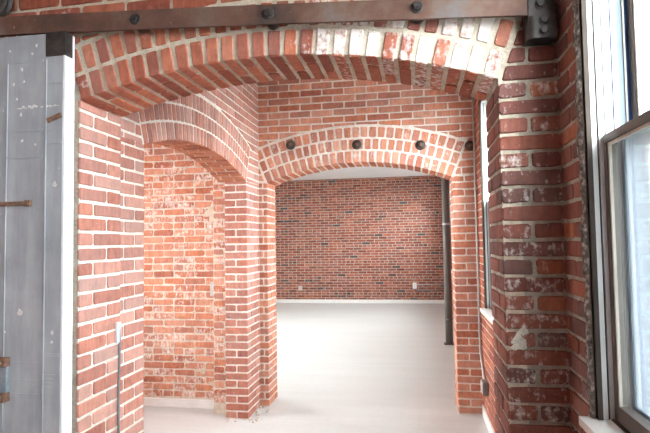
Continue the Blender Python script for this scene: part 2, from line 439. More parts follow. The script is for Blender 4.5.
def arch_rings(B, O, S, N, cs, cz, R, tl, tr, rings, s_lim, z_lim=9, z_min=-9, key='a', soffit=None, bsoff=None, pitch=0.0685, gap=0.0105):
    """rings of rowlock headers on the face, then the soffit under them"""
    fm, flip = frame_map(O, S, N)
    rr = R
    for k, th_k in enumerate(rings):
        n = max(3, int(round((tr - tl) * (R + 0.03) / pitch)))
        if k % 2: n = n + 1
        for i in range(n):
            a = tl + (tr - tl) * (i + (0.0)) / n; b = tl + (tr - tl) * (i + 1) / n
            ga = gap / 2 / (rr + th_k / 2)
            a += ga; b -= ga
            r0 = rr - (0.003 if k == 0 else 0) + (gap / 2 if k else 0); r1 = rr + th_k - gap / 2
            poly = [(cs + r0 * math.sin(a), cz + r0 * math.cos(a)), (cs + r0 * math.sin(b), cz + r0 * math.cos(b)),
                    (cs + r1 * math.sin(b), cz + r1 * math.cos(b)), (cs + r1 * math.sin(a), cz + r1 * math.cos(a))]
            poly = clip_poly(poly, (1, 0), s_lim[0]); poly = clip_poly(poly, (-1, 0), -s_lim[1]) if poly else poly
            poly = clip_poly(poly, (0, -1), -z_lim) if poly else poly
            poly = clip_poly(poly, (0, 1), z_min) if poly else poly
            if poly: B.add(poly, fm, (key, k, i), flip)
        rr += th_k
    if soffit:
        depth = soffit
        O_, S_, N_ = V(O), V(S), V(N)
        def sm(d, th, h):
            r = R - h
            return O_ + S_ * (cs + r * math.sin(th)) + V((0, 0, cz + r * math.cos(th))) - N_ * d
        n = max(3, int(round((tr - tl) * (R + 0.03) / pitch)))
        BB = bsoff or B
        class _A: pass
        for i in range(n):
            a = tl + (tr - tl) * i / n; b = tl + (tr - tl) * (i + 1) / n
            ga = gap / 2 / R
            for j, (d0, d1) in enumerate(seq('sh', i, 0.0, depth)):
                # work in metres along the arc so that rounding stays even
                poly = [(d0 - (0.003 if j == 0 else 0), (a + ga) * R), (d1, (a + ga) * R), (d1, (b - ga) * R), (d0 - (0.003 if j == 0 else 0), (b - ga) * R)]
                BB.add(poly, lambda s, t, h: sm(s, t / R, h), (key, 0, i) if j == 0 else (key + 's', i, j), not flip)

def ngon_prism(bm, loop, fm0, depth_vec, mi_front=0, mi_back=None, mi_side=None):
    A = [bm.verts.new(fm0(s, t, 0)) for s, t in loop]; Bv = [bm.verts.new(v.co + depth_vec) for v in A]
    f = bm.faces.new(A); f.material_index = mi_front
    g = bm.faces.new(Bv[::-1]); g.material_index = mi_front if mi_back is None else mi_back
    n = len(A)
    for i in range(n):
        q = bm.faces.new([A[i], Bv[i], Bv[(i + 1) % n], A[(i + 1) % n]]); q.material_index = mi_front if mi_side is None else mi_side

def arch_loop(s0, s1, z1, sL, sR, cs, cz, R, n=48):
    tl = -math.asin((cs - sL) / R); tr = math.asin((sR - cs) / R)
    lp = [(s0, 0), (sL, 0)]
    for i in range(n + 1):
        t = tl + (tr - tl) * i / n; lp.append((cs + R * math.sin(t), cz + R * math.cos(t)))
    lp += [(sR, 0), (s1, 0), (s1, z1), (s0, z1)]
    return lp, tl, tr

def zat(cs, cz, R, s): return cz + math.sqrt(R * R - (s - cs) ** 2)

def blob(bm, fm, cs, cz, rs, rz, h, seed, n=22, mi=0, wild=1.0):
    """an uneven smear of plaster lying on a wall"""
    rnd = random.Random(seed); ring0, ring1 = [], []
    for i in range(n):
        a = 2 * PI * i / n; k = 1 + wild * (0.32 * math.sin(3 * a + seed) + 0.22 * math.sin(5 * a + 2 * seed) + rnd.uniform(-0.16, 0.16))
        ring0.append(bm.verts.new(fm(cs + rs * k * math.cos(a), cz + rz * k * math.sin(a), -0.002)))
        ring1.append(bm.verts.new(fm(cs + rs * k * 0.86 * math.cos(a), cz + rz * k * 0.86 * math.sin(a), h * rnd.uniform(0.8, 1.1))))
    c = bm.verts.new(fm(cs, cz, h * 1.15))
    for i in range(n):
        j = (i + 1) % n
        bm.faces.new([ring0[i], ring0[j], ring1[j], ring1[i]]).material_index = mi
        bm.faces.new([ring1[i], ring1[j], c]).material_index = mi

# ------------------------------------------------------------------ the near arch wall
NY = 2.07; NT = 0.325
NL, NR = -1.455, 0.333
nc = (-0.60, ZC - 2.00, 2.785)
XW = 0.553                      # inside face of the window wall, near room
XF = 0.70                       # and in the far room, where it steps back
XM = 0.572                      # the same wall in the rooms beyond
XLEFT = -3.6

def near_paint(c, r, p):
    x, z = c
    # old white paint left on the right half of the arch
    if z > zat(*nc, max(min(x, 0.9), -2.0)) - 0.01 and x < 0.36 and z < 2.75:
        t = min(max((x + 0.85) / 0.6, 0), 1)
        return max(p * 0.7, min(1.0, t * r.uniform(0.52, 0.86) + (0.12 if z > zat(*nc, max(min(x, 0.9), -2.0)) + 0.11 and x > -0.7 else 0)) if r.random() > 0.1 else 0.45)
    if x > 0.33: return 0.36 + 0.22 * r.random()
    return 0.10 + 0.25 * r.random() + (0.22 * r.random() if x < -1.05 else 0)

bm = bmesh.new()
loop, ntl, ntr = arch_loop(XLEFT, XM + 0.25, CEIL + 0.02, NL, NR, *nc)
fm, _ = frame_map((0, NY, 0), (1, 0, 0), (0, -1, 0))
ngon_prism(bm, loop, fm, V((0, NT, 0)), 0, 2, 0)
for f in bm.faces:
    f.normal_update()
    if abs(f.calc_center_median().x - NL) < 0.01: f.material_index = 3       # pale bedding of the left jamb
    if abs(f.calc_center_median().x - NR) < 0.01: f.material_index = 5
box(bm, NR + 0.07, XW, NY - 0.001, NY + 0.05, 0, zat(*nc, NR) + 0.30, 5)       # right pier joints, weathered and darkened to hold its shade
B = Bricks(bm, 11, 1, h=0.007, jit=0.0025, round_=0.007, ins=0.0035, paint=near_paint, dust=0.03, dust_var=0.04)
ring_out = nc[2] + 0.236
A1 = [(nc[0], nc[1], ring_out, ntl, ntr)]
zl, zr = zat(*nc, NL), zat(*nc, NR)
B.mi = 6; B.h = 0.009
panel(B, (0, NY, 0), (1, 0, 0), (0, -1, 0), NR - 0.002, XW - 0.004, 0, CEIL, 'pier', A1, key='nf', ck0='nRc')
B.mi = 1; B.h = 0.007
panel(B, (0, NY, 0), (1, 0, 0), (0, -1, 0), XLEFT, NL - 0.026, 0, zl, 'sh', A1, key='nl')
panel(B, (0, NY, 0), (1, 0, 0), (0, -1, 0), XLEFT, NR - 0.012, zl, CEIL, 'run', A1, key='nt')
Bd = Bricks(bm, 12, 4, h=0.006, jit=0.002, round_=0.006, ins=0.003, dust=0.24, dust_var=0.16, paint=lambda c, r, p: 0.15 + 0.25 * r.random())  # dust amount here also paints the jamb's bright, veiled light
panel(Bd, (NL, NY, 0), (0, 1, 0), (1, 0, 0), -0.002, NT, 0, zl, 'sh', key='nj', ck0='nLc')
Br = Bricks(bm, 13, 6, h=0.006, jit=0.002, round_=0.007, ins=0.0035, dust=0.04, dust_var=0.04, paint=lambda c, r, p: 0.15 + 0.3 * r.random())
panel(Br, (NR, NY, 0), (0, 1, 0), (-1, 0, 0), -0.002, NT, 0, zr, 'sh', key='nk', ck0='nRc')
wall_near = tag(link('wall_near', bm, [M['mortar_tan'], M['brick_red'], M['plain_x'], M['mortar_pale'], M['brick_pink'], M['mortar_shaded'], M['brick_shaded']]),
                'red brick wall with the wide front arch and its worn right pier', 'wall', kind='structure')
bm = bmesh.new()
B2 = Bricks(bm, 21, 0, h=0.007, jit=0.0024, round_=0.0045, ins=0.003, paint=near_paint, dust=0.05, dust_var=0.05)
Bs = Bricks(bm, 22, 0, h=0.006, jit=0.0022, round_=0.006, ins=0.003, dust=0.0, dust_var=0.02,
            paint=lambda c, r, p: 0.12 + 0.2 * r.random() if c[1] / nc[2] < 0.1 else 0.25 + 0.4 * r.random())
arch_rings(B2, (0, NY, 0), (1, 0, 0), (0, -1, 0), *nc, ntl, ntr, (0.112, 0.124), (XLEFT, XW), key='na', soffit=NT, bsoff=Bs, gap=0.019)
tag(link('arch_ring', bm, [M['brick_red']], wall_near), 'two rings of header bricks, white paint left on the right half')
bm = bmesh.new()
fmn, _ = frame_map((0, NY, 0), (1, 0, 0), (0, -1, 0))
blob(bm, fmn, 0.375, 1.175, 0.032, 0.036, 0.010, 3, wild=0.45); blob(bm, fmn, 0.392, 1.215, 0.02, 0.022, 0.009, 9, wild=0.5)
tag(link('plaster_patch', bm, [M['whiteplaster']], wall_near), 'white plaster smear low on the right pier')

# ------------------------------------------------------------------ left wall of the middle room, with the side arch
LX, LT, LS = -1.50, 0.205, 0.265
LA, LB = 2.705, 4.525
lc = (3.61, 2.282 - 2.82, 2.82)
bm = bmesh.new()
loop, ltl, ltr = arch_loop(NY + NT - 0.01, 4.93, CEIL + 0.02, LA, LB, *lc)
fm, fl = frame_map((LX, 0, 0), (0, 1, 0), (1, 0, 0))
ngon_prism(bm, loop, fm, V((-LT, 0, 0)), 0, 2, 0)
k = next(i for i, (a, b) in enumerate(loop) if i > 3 and b == 0)       # rebate behind the far pier
fm2, _ = frame_map((LX - LT, 0, 0), (0, 1, 0), (1, 0, 0))
ngon_prism(bm, loop[:k] + [(4.665, zat(*lc, LB)), (4.665, 0)] + loop[k + 1:], fm2, V((-(LS - LT), 0, 0)), 0, 2, 0)
B = Bricks(bm, 31, 1, h=0.005, jit=0.0016, round_=0.005, ins=0.003, dust=0.25, dust_var=0.14, paint=lambda c, r, p: 0.1 + 0.25 * r.random())
lout = lc[2] + 0.345
AL = [(lc[0], lc[1], lout, ltl, ltr)]
zl2 = zat(*lc, LA); zr2 = zat(*lc, LB)
panel(B, (LX, 0, 0), (0, 1, 0), (1, 0, 0), NY + NT + 0.005, LA + 0.002, 0, zl2, 'sh', AL, key='la', row_shift=1)
panel(B, (LX, 0, 0), (0, 1, 0), (1, 0, 0), LB - 0.002, 4.893, 0, zr2, 'sh', AL, key='lb', ck0='lBc')
panel(B, (LX, 0, 0), (0, 1, 0), (1, 0, 0), NY + NT + 0.005, 4.893, zl2, CEIL, 'run', AL, key='lt')
B3 = Bricks(bm, 32, 1, h=0.005, jit=0.002, round_=0.006, ins=0.003, dust=0.12, dust_var=0.08, paint=lambda c, r, p: 0.2 + 0.25 * r.random())
panel(B3, (0, LB, 0), (1, 0, 0), (0, -1, 0), LX - LT, LX + 0.002, 0, zr2, 'pier', key='lj', ck1='lBc', row_shift=1)
wall_left = tag(link('wall_left', bm, [M['mortar_pale'], M['brick_pink'], M['plain_y']]),
                'dusty pale red brick side wall, light painted into its colour, pierced by the left arch', 'wall', kind='structure')
bm = bmesh.new()
B = Bricks(bm, 33, 0, h=0.005, jit=0.0016, round_=0.005, ins=0.003, dust=0.25, dust_var=0.12, paint=lambda c, r, p: 0.12 + 0.25 * r.random())
Bs = Bricks(bm, 34, 1, h=0.007, jit=0.003, round_=0.005, ins=0.003, dust=0.08, dust_var=0.06, paint=lambda c, r, p: 0.2 + 0.2 * r.random())  # soffit: bounced light from the side room painted in as orange brick
arch_rings(B, (LX, 0, 0), (0, 1, 0), (1, 0, 0), *lc, ltl, ltr, (0.115, 0.115, 0.115), (NY + NT + 0.005, 4.893), key='lr', soffit=LS, bsoff=Bs, gap=0.013, pitch=0.059)
tag(link('arch_ring', bm, [M['brick_pink'], M['brick_org']], wall_left), 'three rings of dusty header bricks, brightened as if lit, over the side arch')
# crumbled mortar at the foot of the pier
bm = bmesh.new(); rnd = random.Random(8)
for i in range(34):
    x = rnd.uniform(LX - LT - 0.03, LX + 0.09); y = rnd.choice([rnd.uniform(LB - 0.09, LB + 0.0), rnd.uniform(LB, 4.9)])
    if y > LB - 0.004: x = LX + abs(rnd.gauss(0, 0.045)) + 0.004
    s = rnd.uniform(0.004, 0.014)
    mt = Matrix.Translation((x, y, s * 0.35)) @ Matrix.Rotation(rnd.uniform(0, 3), 4, V((rnd.random(), rnd.random(), 1)).normalized()) @ Matrix.Diagonal((1, rnd.uniform(0.6, 1.2), rnd.uniform(0.5, 0.9), 1))
    bmesh.ops.create_icosphere(bm, subdivisions=1, radius=s, matrix=mt)
tag(link('mortar_rubble', bm, [M['mortar_tan']]), 'crumbs of fallen mortar at the foot of the left brick pier', 'rubble', kind='stuff')

# ------------------------------------------------------------------ middle arch wall and the back wall of the side room
MY, MT = 4.90, 0.30
ML, MR = -1.415, 0.355
mc = (-0.53, ZC + 0.762 - 2.36, 2.36)
AY = 4.79
bm = bmesh.new()
loop, mtl, mtr = arch_loop(LX - 0.02, XF + 0.25, CEIL + 0.02, ML, MR, *mc)
fm, _ = frame_map((0, MY, 0), (1, 0, 0), (0, -1, 0))
ngon_prism(bm, loop, fm, V((0, MT, 0)), 0, 2, 0)
B = Bricks(bm, 41, 1, h=0.005, jit=0.0026, round_=0.006, ins=0.003, dust=0.17, dust_var=0.13, paint=lambda c, r, p: 0.15 + 0.25 * r.random())
mout = mc[2] + 0.345
AM = [(mc[0], mc[1], mout, mtl, mtr)]
zl3, zr3 = zat(*mc, ML), zat(*mc, MR)
panel(B, (0, MY, 0), (1, 0, 0), (0, -1, 0), LX + 0.004, ML + 0.002, 0, zl3, 'pier', AM, key='ma', ck1='mLc')
panel(B, (0, MY, 0), (1, 0, 0), (0, -1, 0), MR - 0.002, XM - 0.004, 0, zr3, 'pier', AM, key='mb', ck0='mRc')
panel(B, (0, MY, 0), (1, 0, 0), (0, -1, 0), LX + 0.004, XM - 0.004, min(zl3, zr3), CEIL, 'run', AM, key='mt')
panel(B, (ML, MY, 0), (0, 1, 0), (1, 0, 0), -0.002, MT, 0, zl3, 'sh', key='mj', ck0='mLc')
panel(B, (MR, MY, 0), (0, 1, 0), (-1, 0, 0), -0.002, MT, 0, zr3, 'sh', key='mk', ck0='mRc')
wall_middle = tag(link('wall_middle', bm, [M['mortar_pale'], M['brick_org'], M['plain_x']]),
                  'orange red brick wall with the second arch, behind the front arch', 'wall', kind='structure')
bm = bmesh.new()
B = Bricks(bm, 43, 0, h=0.005, jit=0.0024, round_=0.006, ins=0.003, dust=0.16, dust_var=0.10, paint=lambda c, r, p: 0.25 + 0.3 * r.random())
Bs = Bricks(bm, 44, 0, h=0.005, jit=0.002, round_=0.005, ins=0.003, dust=0.04, dust_var=0.04)
arch_rings(B, (0, MY, 0), (1, 0, 0), (0, -1, 0), *mc, mtl - 0.0, mtr, (0.113, 0.115, 0.115), (LX + 0.004, XM - 0.004), key='mr', soffit=MT, bsoff=Bs, pitch=0.074, gap=0.018)
tag(link('arch_ring', bm, [M['brick_org']], wall_middle), 'three rings of header bricks with four iron plates between them')

bm = bmesh.new()
box(bm, XLEFT, LX - 0.01, AY, MY + MT, 0, CEIL + 0.02)
box(bm, -1.857, LX - LT + 0.03, 4.62, AY + 0.02, 0, CEIL)
B = Bricks(bm, 51, 1, h=0.006, jit=0.0042, round_=0.009, ins=0.0035, dust=0.10, dust_var=0.09, paint=lambda c, r, p: 0.32 + 0.32 * r.random())
panel(B, (0, AY, 0), (1, 0, 0), (0, -1, 0), XLEFT, -1.862, 0.08, CEIL, 'common', key='av', row_shift=2, zoff=0.02)
B = Bricks(bm, 52, 1, h=0.002, jit=0.004, round_=0.010, ins=0.004, dust=0.12, dust_var=0.12, paint=lambda c, r, p: 0.35 + 0.3 * r.random())
panel(B, (0, 4.62, 0), (1, 0, 0), (0, -1, 0), -1.853, LX - LT, 0.08, CEIL, 'run', key='as', zoff=0.03)
wall_alcove = tag(link('wall_alcove', bm, [M['mortar_cream'], M['brick_org']]),
                  'orange brick wall with crumbling plaster, seen through the left arch', 'wall', kind='structure')
bm = bmesh.new()
fma, _ = frame_map((0, AY, 0), (1, 0, 0), (0, -1, 0))
for i, (x, z, rs, rz) in enumerate(((-1.95, 1.86, 0.045, 0.10), (-1.91, 2.05, 0.03, 0.06), (-2.16, 2.02, 0.03, 0.02), (-1.99, 1.70, 0.03, 0.025), (-2.3, 1.25, 0.04, 0.02), (-1.93, 0.95, 0.03, 0.05), (-2.05, 0.35, 0.05, 0.03), (-1.92, 0.22, 0.04, 0.06))):
    blob(bm, fma, x, z, rs, rz, 0.009, 5 + i)
tag(link('plaster_patch', bm, [M['plaster']], wall_alcove), 'tan plaster remains on the orange brick')

# ------------------------------------------------------------------ far wall
FY = 13.35; FXL = -5.2
bm = bmesh.new()
box(bm, FXL - 0.2, XF + 0.25, FY, FY + 0.2, 0, CEIL + 0.02)
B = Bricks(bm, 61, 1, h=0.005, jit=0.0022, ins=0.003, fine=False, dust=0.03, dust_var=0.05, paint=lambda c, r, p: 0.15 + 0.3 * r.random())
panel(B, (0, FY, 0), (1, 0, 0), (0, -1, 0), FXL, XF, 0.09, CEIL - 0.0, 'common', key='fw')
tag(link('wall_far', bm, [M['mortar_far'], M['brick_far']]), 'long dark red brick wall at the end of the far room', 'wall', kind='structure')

# ------------------------------------------------------------------ right wall, one mesh per room
SILL, WTOP = 0.985, 2.76
def right_wall(name, xw, y0, y1, wins, label, mats, seed, dust, brick_rng, paint, kind='run'):
    bm = bmesh.new()
    xs = xw + 0.235
    ys = [y0] + [v for w in wins for v in w] + [y1]
    for i in range(0, len(ys), 2): box(bm, xw, xs, ys[i], ys[i + 1], 0, CEIL + 0.02)
    for a, b in wins:
        box(bm, xw, xs, a, b, 0, SILL - 0.028); box(bm, xw, xs, a, b, WTOP, CEIL + 0.02)
    for f in bm.faces: f.material_index = 0
    B = Bricks(bm, seed, 1, h=0.005, jit=0.002, round_=0.006, ins=0.003, dust=dust, dust_var=0.05, paint=paint)
    holes = [(a - 0.012, b + 0.012, SILL - 0.03, WTOP + 0.01) for a, b in wins]
    if brick_rng:
        panel(B, (xw, 0, 0), (0, 1, 0), (-1, 0, 0), brick_rng[0], brick_rng[1], 0.0, CEIL, kind, holes=holes, key=name)
    return tag(link(name, bm, mats), label, 'wall', kind='structure')

W1 = (0.62, 1.815); W2 = (3.25, 4.585); W3 = (9.0, 10.6); W4 = (-2.9, -0.7); W5 = (5.8, 6.9); W6 = (11.6, 12.7)  # includes unseen windows added behind the camera and in the far room for daylight
wr = right_wall('wall_right', XW, -3.5, NY + 0.002, (W4, W1), 'dark red brick reveal between the front pier and the near window', [M['mortar_shaded'], M['brick_shaded']], 71, 0.02,
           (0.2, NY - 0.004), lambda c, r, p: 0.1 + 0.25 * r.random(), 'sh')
right_wall('wall_right_middle', XM, NY + NT - 0.002, MY + 0.002, (W2,), 'brick wall under the middle room window', [M['mortar_tan'], M['brick_red']], 72, 0.03,
           (NY + NT, MY - 0.002), lambda c, r, p: 0.1 + 0.25 * r.random(), 'run')
right_wall('wall_right_far', XF, MY + MT - 0.002, FY + 0.01, (W5, W3, W6), 'brick window wall of the far room', [M['mortar_far'], M['brick_far']], 73, 0.03,
           (MY + MT, FY - 0.02), lambda c, r, p: 0.1 + 0.25 * r.random(), 'run')
# crumbly mortar bed between brick and near window frame
bm = bmesh.new()
nz = 110; rows = []
for i in range(nz + 1):
    z = SILL + (WTOP - SILL) * i / nz; row = []
    for j, u in enumerate((-0.25, 0.2, 0.6, 1.0)):
        k = noise.noise(V((u * 6, z * 26, 3.1)))
        y = 1.812 + u * (0.042 + 0.018 * noise.noise(V((1.7, z * 18, 0))))
        row.append(bm.verts.new((XW - (0.010 + 0.008 * k) * (1 if 0 < j < 3 else 0.1), y, z)))
    rows.append(row)
for a, b in zip(rows, rows[1:]):
    for j in range(3): bm.faces.new([a[j], b[j], b[j + 1], a[j + 1]])
tag(link('caulk_bead', bm, [M['caulk']], wr), 'crumbly grey mortar along the window frame')

# ------------------------------------------------------------------ remaining shell
bm = bmesh.new(); box(bm, FXL - 0.2, 0.95, -3.6, FY + 0.2, -0.12, 0)
tag(link('floor', bm, [M['floor']]), 'white painted wood floor running through all the rooms', 'floor', kind='structure')
bm = bmesh.new(); box(bm, FXL - 0.2, 0.95, -3.6, FY + 0.2, CEIL, CEIL + 0.15)
tag(link('ceiling', bm, [M['white_wall']]), 'white ceiling seen over the far brick wall', 'ceiling', kind='structure')
bm = bmesh.new(); box(bm, XLEFT - 0.15, 0.79, -3.65, -3.5, 0, CEIL)
tag(link('wall_back', bm, [M['plain_x']]), 'brick wall behind the camera', 'wall', kind='structure')
W7 = (3.05, 3.85); W9 = (7.1, 8.8)  # unseen openings added to bring daylight into the side and far rooms
bm = bmesh.new()
for a, b in ((-3.5, W7[0]), (W7[1], MY + 0.2)): box(bm, XLEFT - 0.15, XLEFT, a, b, 0, CEIL)
for w in (W7,): box(bm, XLEFT - 0.15, XLEFT, w[0], w[1], 0, SILL); box(bm, XLEFT - 0.15, XLEFT, w[0], w[1], WTOP, CEIL)
tag(link('wall_outer_left', bm, [M['plain_y']]), 'brick outer wall of the side room', 'wall', kind='structure')
bm = bmesh.new()
for a, b in ((MY, W9[0]), (W9[1], FY + 0.1)): box(bm, FXL - 0.15, FXL, a, b, 0, CEIL)
box(bm, FXL - 0.15, FXL, *W9, 0, SILL); box(bm, FXL - 0.15, FXL, *W9, WTOP, CEIL); box(bm, FXL, XLEFT, MY + 0.15, MY + 0.3, 0, CEIL)
tag(link('wall_far_left', bm, [M['white_wall']]), 'white left wall of the far room', 'wall', kind='structure')

bm = bmesh.new(); box(bm, FXL, XF - 0.002, FY - 0.016, FY + 0.002, 0, 0.088, bev=0.003)
tag(link('baseboard_far', bm, [M['base_white']]), 'white baseboard under the far brick wall', 'baseboard', kind='structure')
bm = bmesh.new(); box(bm, XLEFT, LX - LT - 0.16, AY - 0.03, AY + 0.002, 0, 0.078, bev=0.006)
tag(link('baseboard_alcove', bm, [M['base_white']]), 'white ledge under the brick seen through the left arch', 'baseboard', kind='structure')
bm = bmesh.new(); box(bm, XM - 0.016, XM + 0.002, NY + NT, MY - 0.01, 0, 0.095, bev=0.003)
tag(link('baseboard_right', bm, [M['base_white']]), 'white baseboard below the middle window', 'baseboard', kind='structure')

# ------------------------------------------------------------------ windows
def window(n, xw, y0, y1, label, film=True):
    root = empty('window_%d' % n, (xw, (y0 + y1) / 2, SILL), label, 'window', kind='structure')
    dx = xw - 0.560 + (0.0 if n != 1 else 0.007)
    zt, zb, zm = WTOP, SILL, 1.877
    def jamb(side):
        # side=+1 : far jamb, looking back towards -Y ; -1 : near jamb
        Y = y1 - 0.012 if side > 0 else y0 + 0.012
        def strip(bmx, xa, xb, prot, mi=0):
            a = Y - side * prot; b = Y + side * 0.03
            box(bmx, xa + dx, xb + dx, min(a, b), max(a, b), zb, zt, mi)
        return strip
    fr = bmesh.new(); ln = bmesh.new()
    for side in (1, -1):
        s = jamb(side)
        s(fr, 0.559, 0.574, 0.008, 0)
        # jamb liner: 0 white, 1 black seal, 2 blue grey, 3 blue, 4 cream
        s(ln, 0.574, 0.590, 0.004, 0); s(ln, 0.590, 0.597, -0.004, 1); s(ln, 0.597, 0.614, 0.003, 0); s(ln, 0.614, 0.620, -0.003, 5)
        s(ln, 0.620, 0.643, 0.0, 0); s(ln, 0.643, 0.6475, -0.003, 3); s(ln, 0.6475, 0.662, 0.001, 0); s(ln, 0.662, 0.681, -0.002, 2)
        s(ln, 0.681, 0.684, -0.006, 1); s(ln, 0.684, 0.690, -0.001, 4); s(ln, 0.690, 0.701, -0.005, 3 if film else 2); s(ln, 0.701, 0.735, -0.006, 2); s(ln, 0.735, 0.79, 0.012, 4)
    # head of the frame
    box(fr, 0.559 + dx, 0.574 + dx, y0, y1, zt - 0.03, zt + 0.0); box(ln, 0.574 + dx, 0.79 + dx, y0, y1, zt - 0.022, zt + 0.0)
    box(fr, 0.60 + dx, 0.79 + dx, y0, y1, zb - 0.03, zb + 0.004)
    link('frame', fr, [M['bronze']], root)
    link('jamb_liner', ln, [M['vinyl'], M['seal'], M['bluegrey'], M['bluefilm'], M['cream'], M['taupe']], root)
    a, b = y0 + 0.012, y1 - 0.014
    def sash(nm, x0, x1, z0, z1, rb, rt, st):
        m = bmesh.new()
        box(m, x0 + dx, x1 + dx, a, a + st, z0, z1, 0, 0.002); box(m, x0 + dx, x1 + dx, b - st, b, z0, z1, 0, 0.002)
        box(m, x0 + dx + 0.001, x1 + dx - 0.001, a + st, b - st, z0, z0 + rb, 0); box(m, x0 + dx - 0.002, x1 + dx, a + 0.002, b - 0.002, z1 - rt, z1, 0, 0.002)
        so = link(nm, m, [M['taupe'], M['cream']], root)
        g = bmesh.new(); xm = (x0 + x1) / 2 + dx
        box(g, xm - 0.003, xm + 0.003, a + st - 0.006, b - st + 0.006, z0 + rb - 0.006, z1 - rt + 0.006)
        link('pane', g, [M['glass']], so)
        # glazing bead round the glass
        gb = bmesh.new(); w = 0.009
        box(gb, x0 + dx + 0.004, xm - 0.004, b - st - w, b - st, z0 + rb, z1 - rt); box(gb, x0 + dx + 0.004, xm - 0.004, a + st, a + st + w, z0 + rb, z1 - rt)
        box(gb, x0 + dx + 0.004, xm - 0.004, a + st, b - st, z1 - rt - w, z1 - rt)
        link('glazing_bead', gb, [M['cream']], so)
        return so
    sash('upper_sash', 0.701, 0.731, zm - 0.02, zt - 0.022, 0.03, 0.04, 0.030)
    sash('lower_sash', 0.609, 0.643, zb + 0.004, zm + 0.014, 0.050, 0.028, 0.026)
    sc = bmesh.new(); xs = 0.668 + dx       # insect screen outside the lower half
    box(sc, xs - 0.0006, xs + 0.0006, a + 0.02, b - 0.02, zb + 0.03, zm)
    so = link('insect_screen', sc, [M['screen']], root)
    sf = bmesh.new()
    for ya, yb in ((a, a + 0.022), (b - 0.022, b)): box(sf, xs - 0.006, xs + 0.006, ya, yb, zb + 0.03, zm + 0.02)
    for za, zb_ in ((zb + 0.03, zb + 0.05), (zm, zm + 0.02)): box(sf, xs - 0.006, xs + 0.006, a + 0.022, b - 0.022, za, zb_)
    link('screen_frame', sf, [M['bluegrey']], so)
    sl = bmesh.new(); box(sl, xw - 0.043, 0.60 + dx, y0 - 0.06, y1 + 0.018, zb - 0.028, zb, 0, 0.003)
    tag(link('sill', sl, [M['sillpaint']], root), 'white window sill')
    ex = bmesh.new(); box(ex, 0.655 + dx, 0.86 + dx, y0 - 0.03, y1 + 0.0, zb + 0.006, zb + 0.03, 0, 0.003)
    tag(link('outer_sill', ex, [M['outtrim']], root), 'white outer sill')
    return root
window(1, XW, *W1, 'large taupe and white sash window at the right edge, blue film in its track')
window(2, XM, *W2, 'narrow view of a white sash window with white sill behind the right pier', film=False)
window(3, XF, *W3, 'sliver of a white sash window beside the pole in the far room', film=False)
window(6, XW, *W4, 'unseen sash window added behind the camera for daylight')
window(4, XF, *W5, 'unseen sash window added behind the second arch pier for daylight', film=False)
window(5, XF, *W6, 'unseen sash window added at the end of the far room for daylight', film=False)

# ------------------------------------------------------------------ sliding fire door and its rail
DY0, DY1 = 1.978, 2.040           # front and back of the door leaf
DX0, DX1 = -2.75, -1.462
DZ0, DZ1 = 0.03, ZC + 0.925
door = empty('sliding_fire_door', (-2.1, 2.01, 0.0), 'grey tin clad sliding fire door with white edge, hanging at the left', 'door')
bm = bmesh.new()
box(bm, DX0, DX1 - 0.002, DY0, DY1, DZ0, DZ1, 0, 0.004)
def seam_v(x, z0, z1, x2=None):
    x2 = x if x2 is None else x2
    n = 14
    for i in range(n):
        za = z0 + (z1 - z0) * i / n; zb = z0 + (z1 - z0) * (i + 1) / n; xa = x + (x2 - x) * (i + 0.5) / n
        box(bm, xa - 0.0065, xa + 0.0065, DY0 - 0.0025, DY0 + 0.001, za, zb); box(bm, xa + 0.0065, xa + 0.0095, DY0 - 0.006, DY0 + 0.001, za, zb)
def seam_h(x0, x1, z):
    x0 += 0.009; x1 -= 0.009
    box(bm, x0, x1, DY0 - 0.0025, DY0 + 0.001, z - 0.006, z + 0.004); box(bm, x0, x1, DY0 - 0.0045, DY0 + 0.001, z - 0.0075, z - 0.006)
seam_v(-1.558, DZ0, ZC + 0.808, -1.556); seam_v(-1.748, DZ0, ZC + 0.808, -1.745); seam_v(-1.99, DZ0, DZ1); seam_v(-2.24, DZ0, DZ1); seam_v(-2.49, DZ0, DZ1)
seam_h(-1.745, -1.557, ZC + 0.808); seam_h(-1.745, -1.557, ZC + 0.391)
for z in (0.709, 0.448, 0.016, -0.45): seam_h(-1.552, -1.466, ZC + z)
for z in (0.505, -0.05, -0.62, -1.1): seam_h(-1.745, -1.557, ZC + z)
for z in (0.6, 0.15, -0.35, -0.9): seam_h(-1.985, -1.75, ZC + z); seam_h(-2.485, -2.245, ZC + z)
for i, z in enumerate((-0.535, -0.552, -0.568, -0.586)):       # short scored lines
    box(bm, -1.548, -1.498 - 0.006 * (i % 2), DY0 - 0.0016, DY0 + 0.001, ZC + z - 0.002, ZC + z + 0.002)
for i, z in enumerate((-0.486, -0.560)):
    box(bm, -1.70, -1.557, DY0 - 0.0016, DY0 + 0.001, ZC + z - 0.002, ZC + z + 0.002)
rnd = random.Random(4)
for f in bm.faces: f.material_index = 0
n_tin = len(bm.faces)
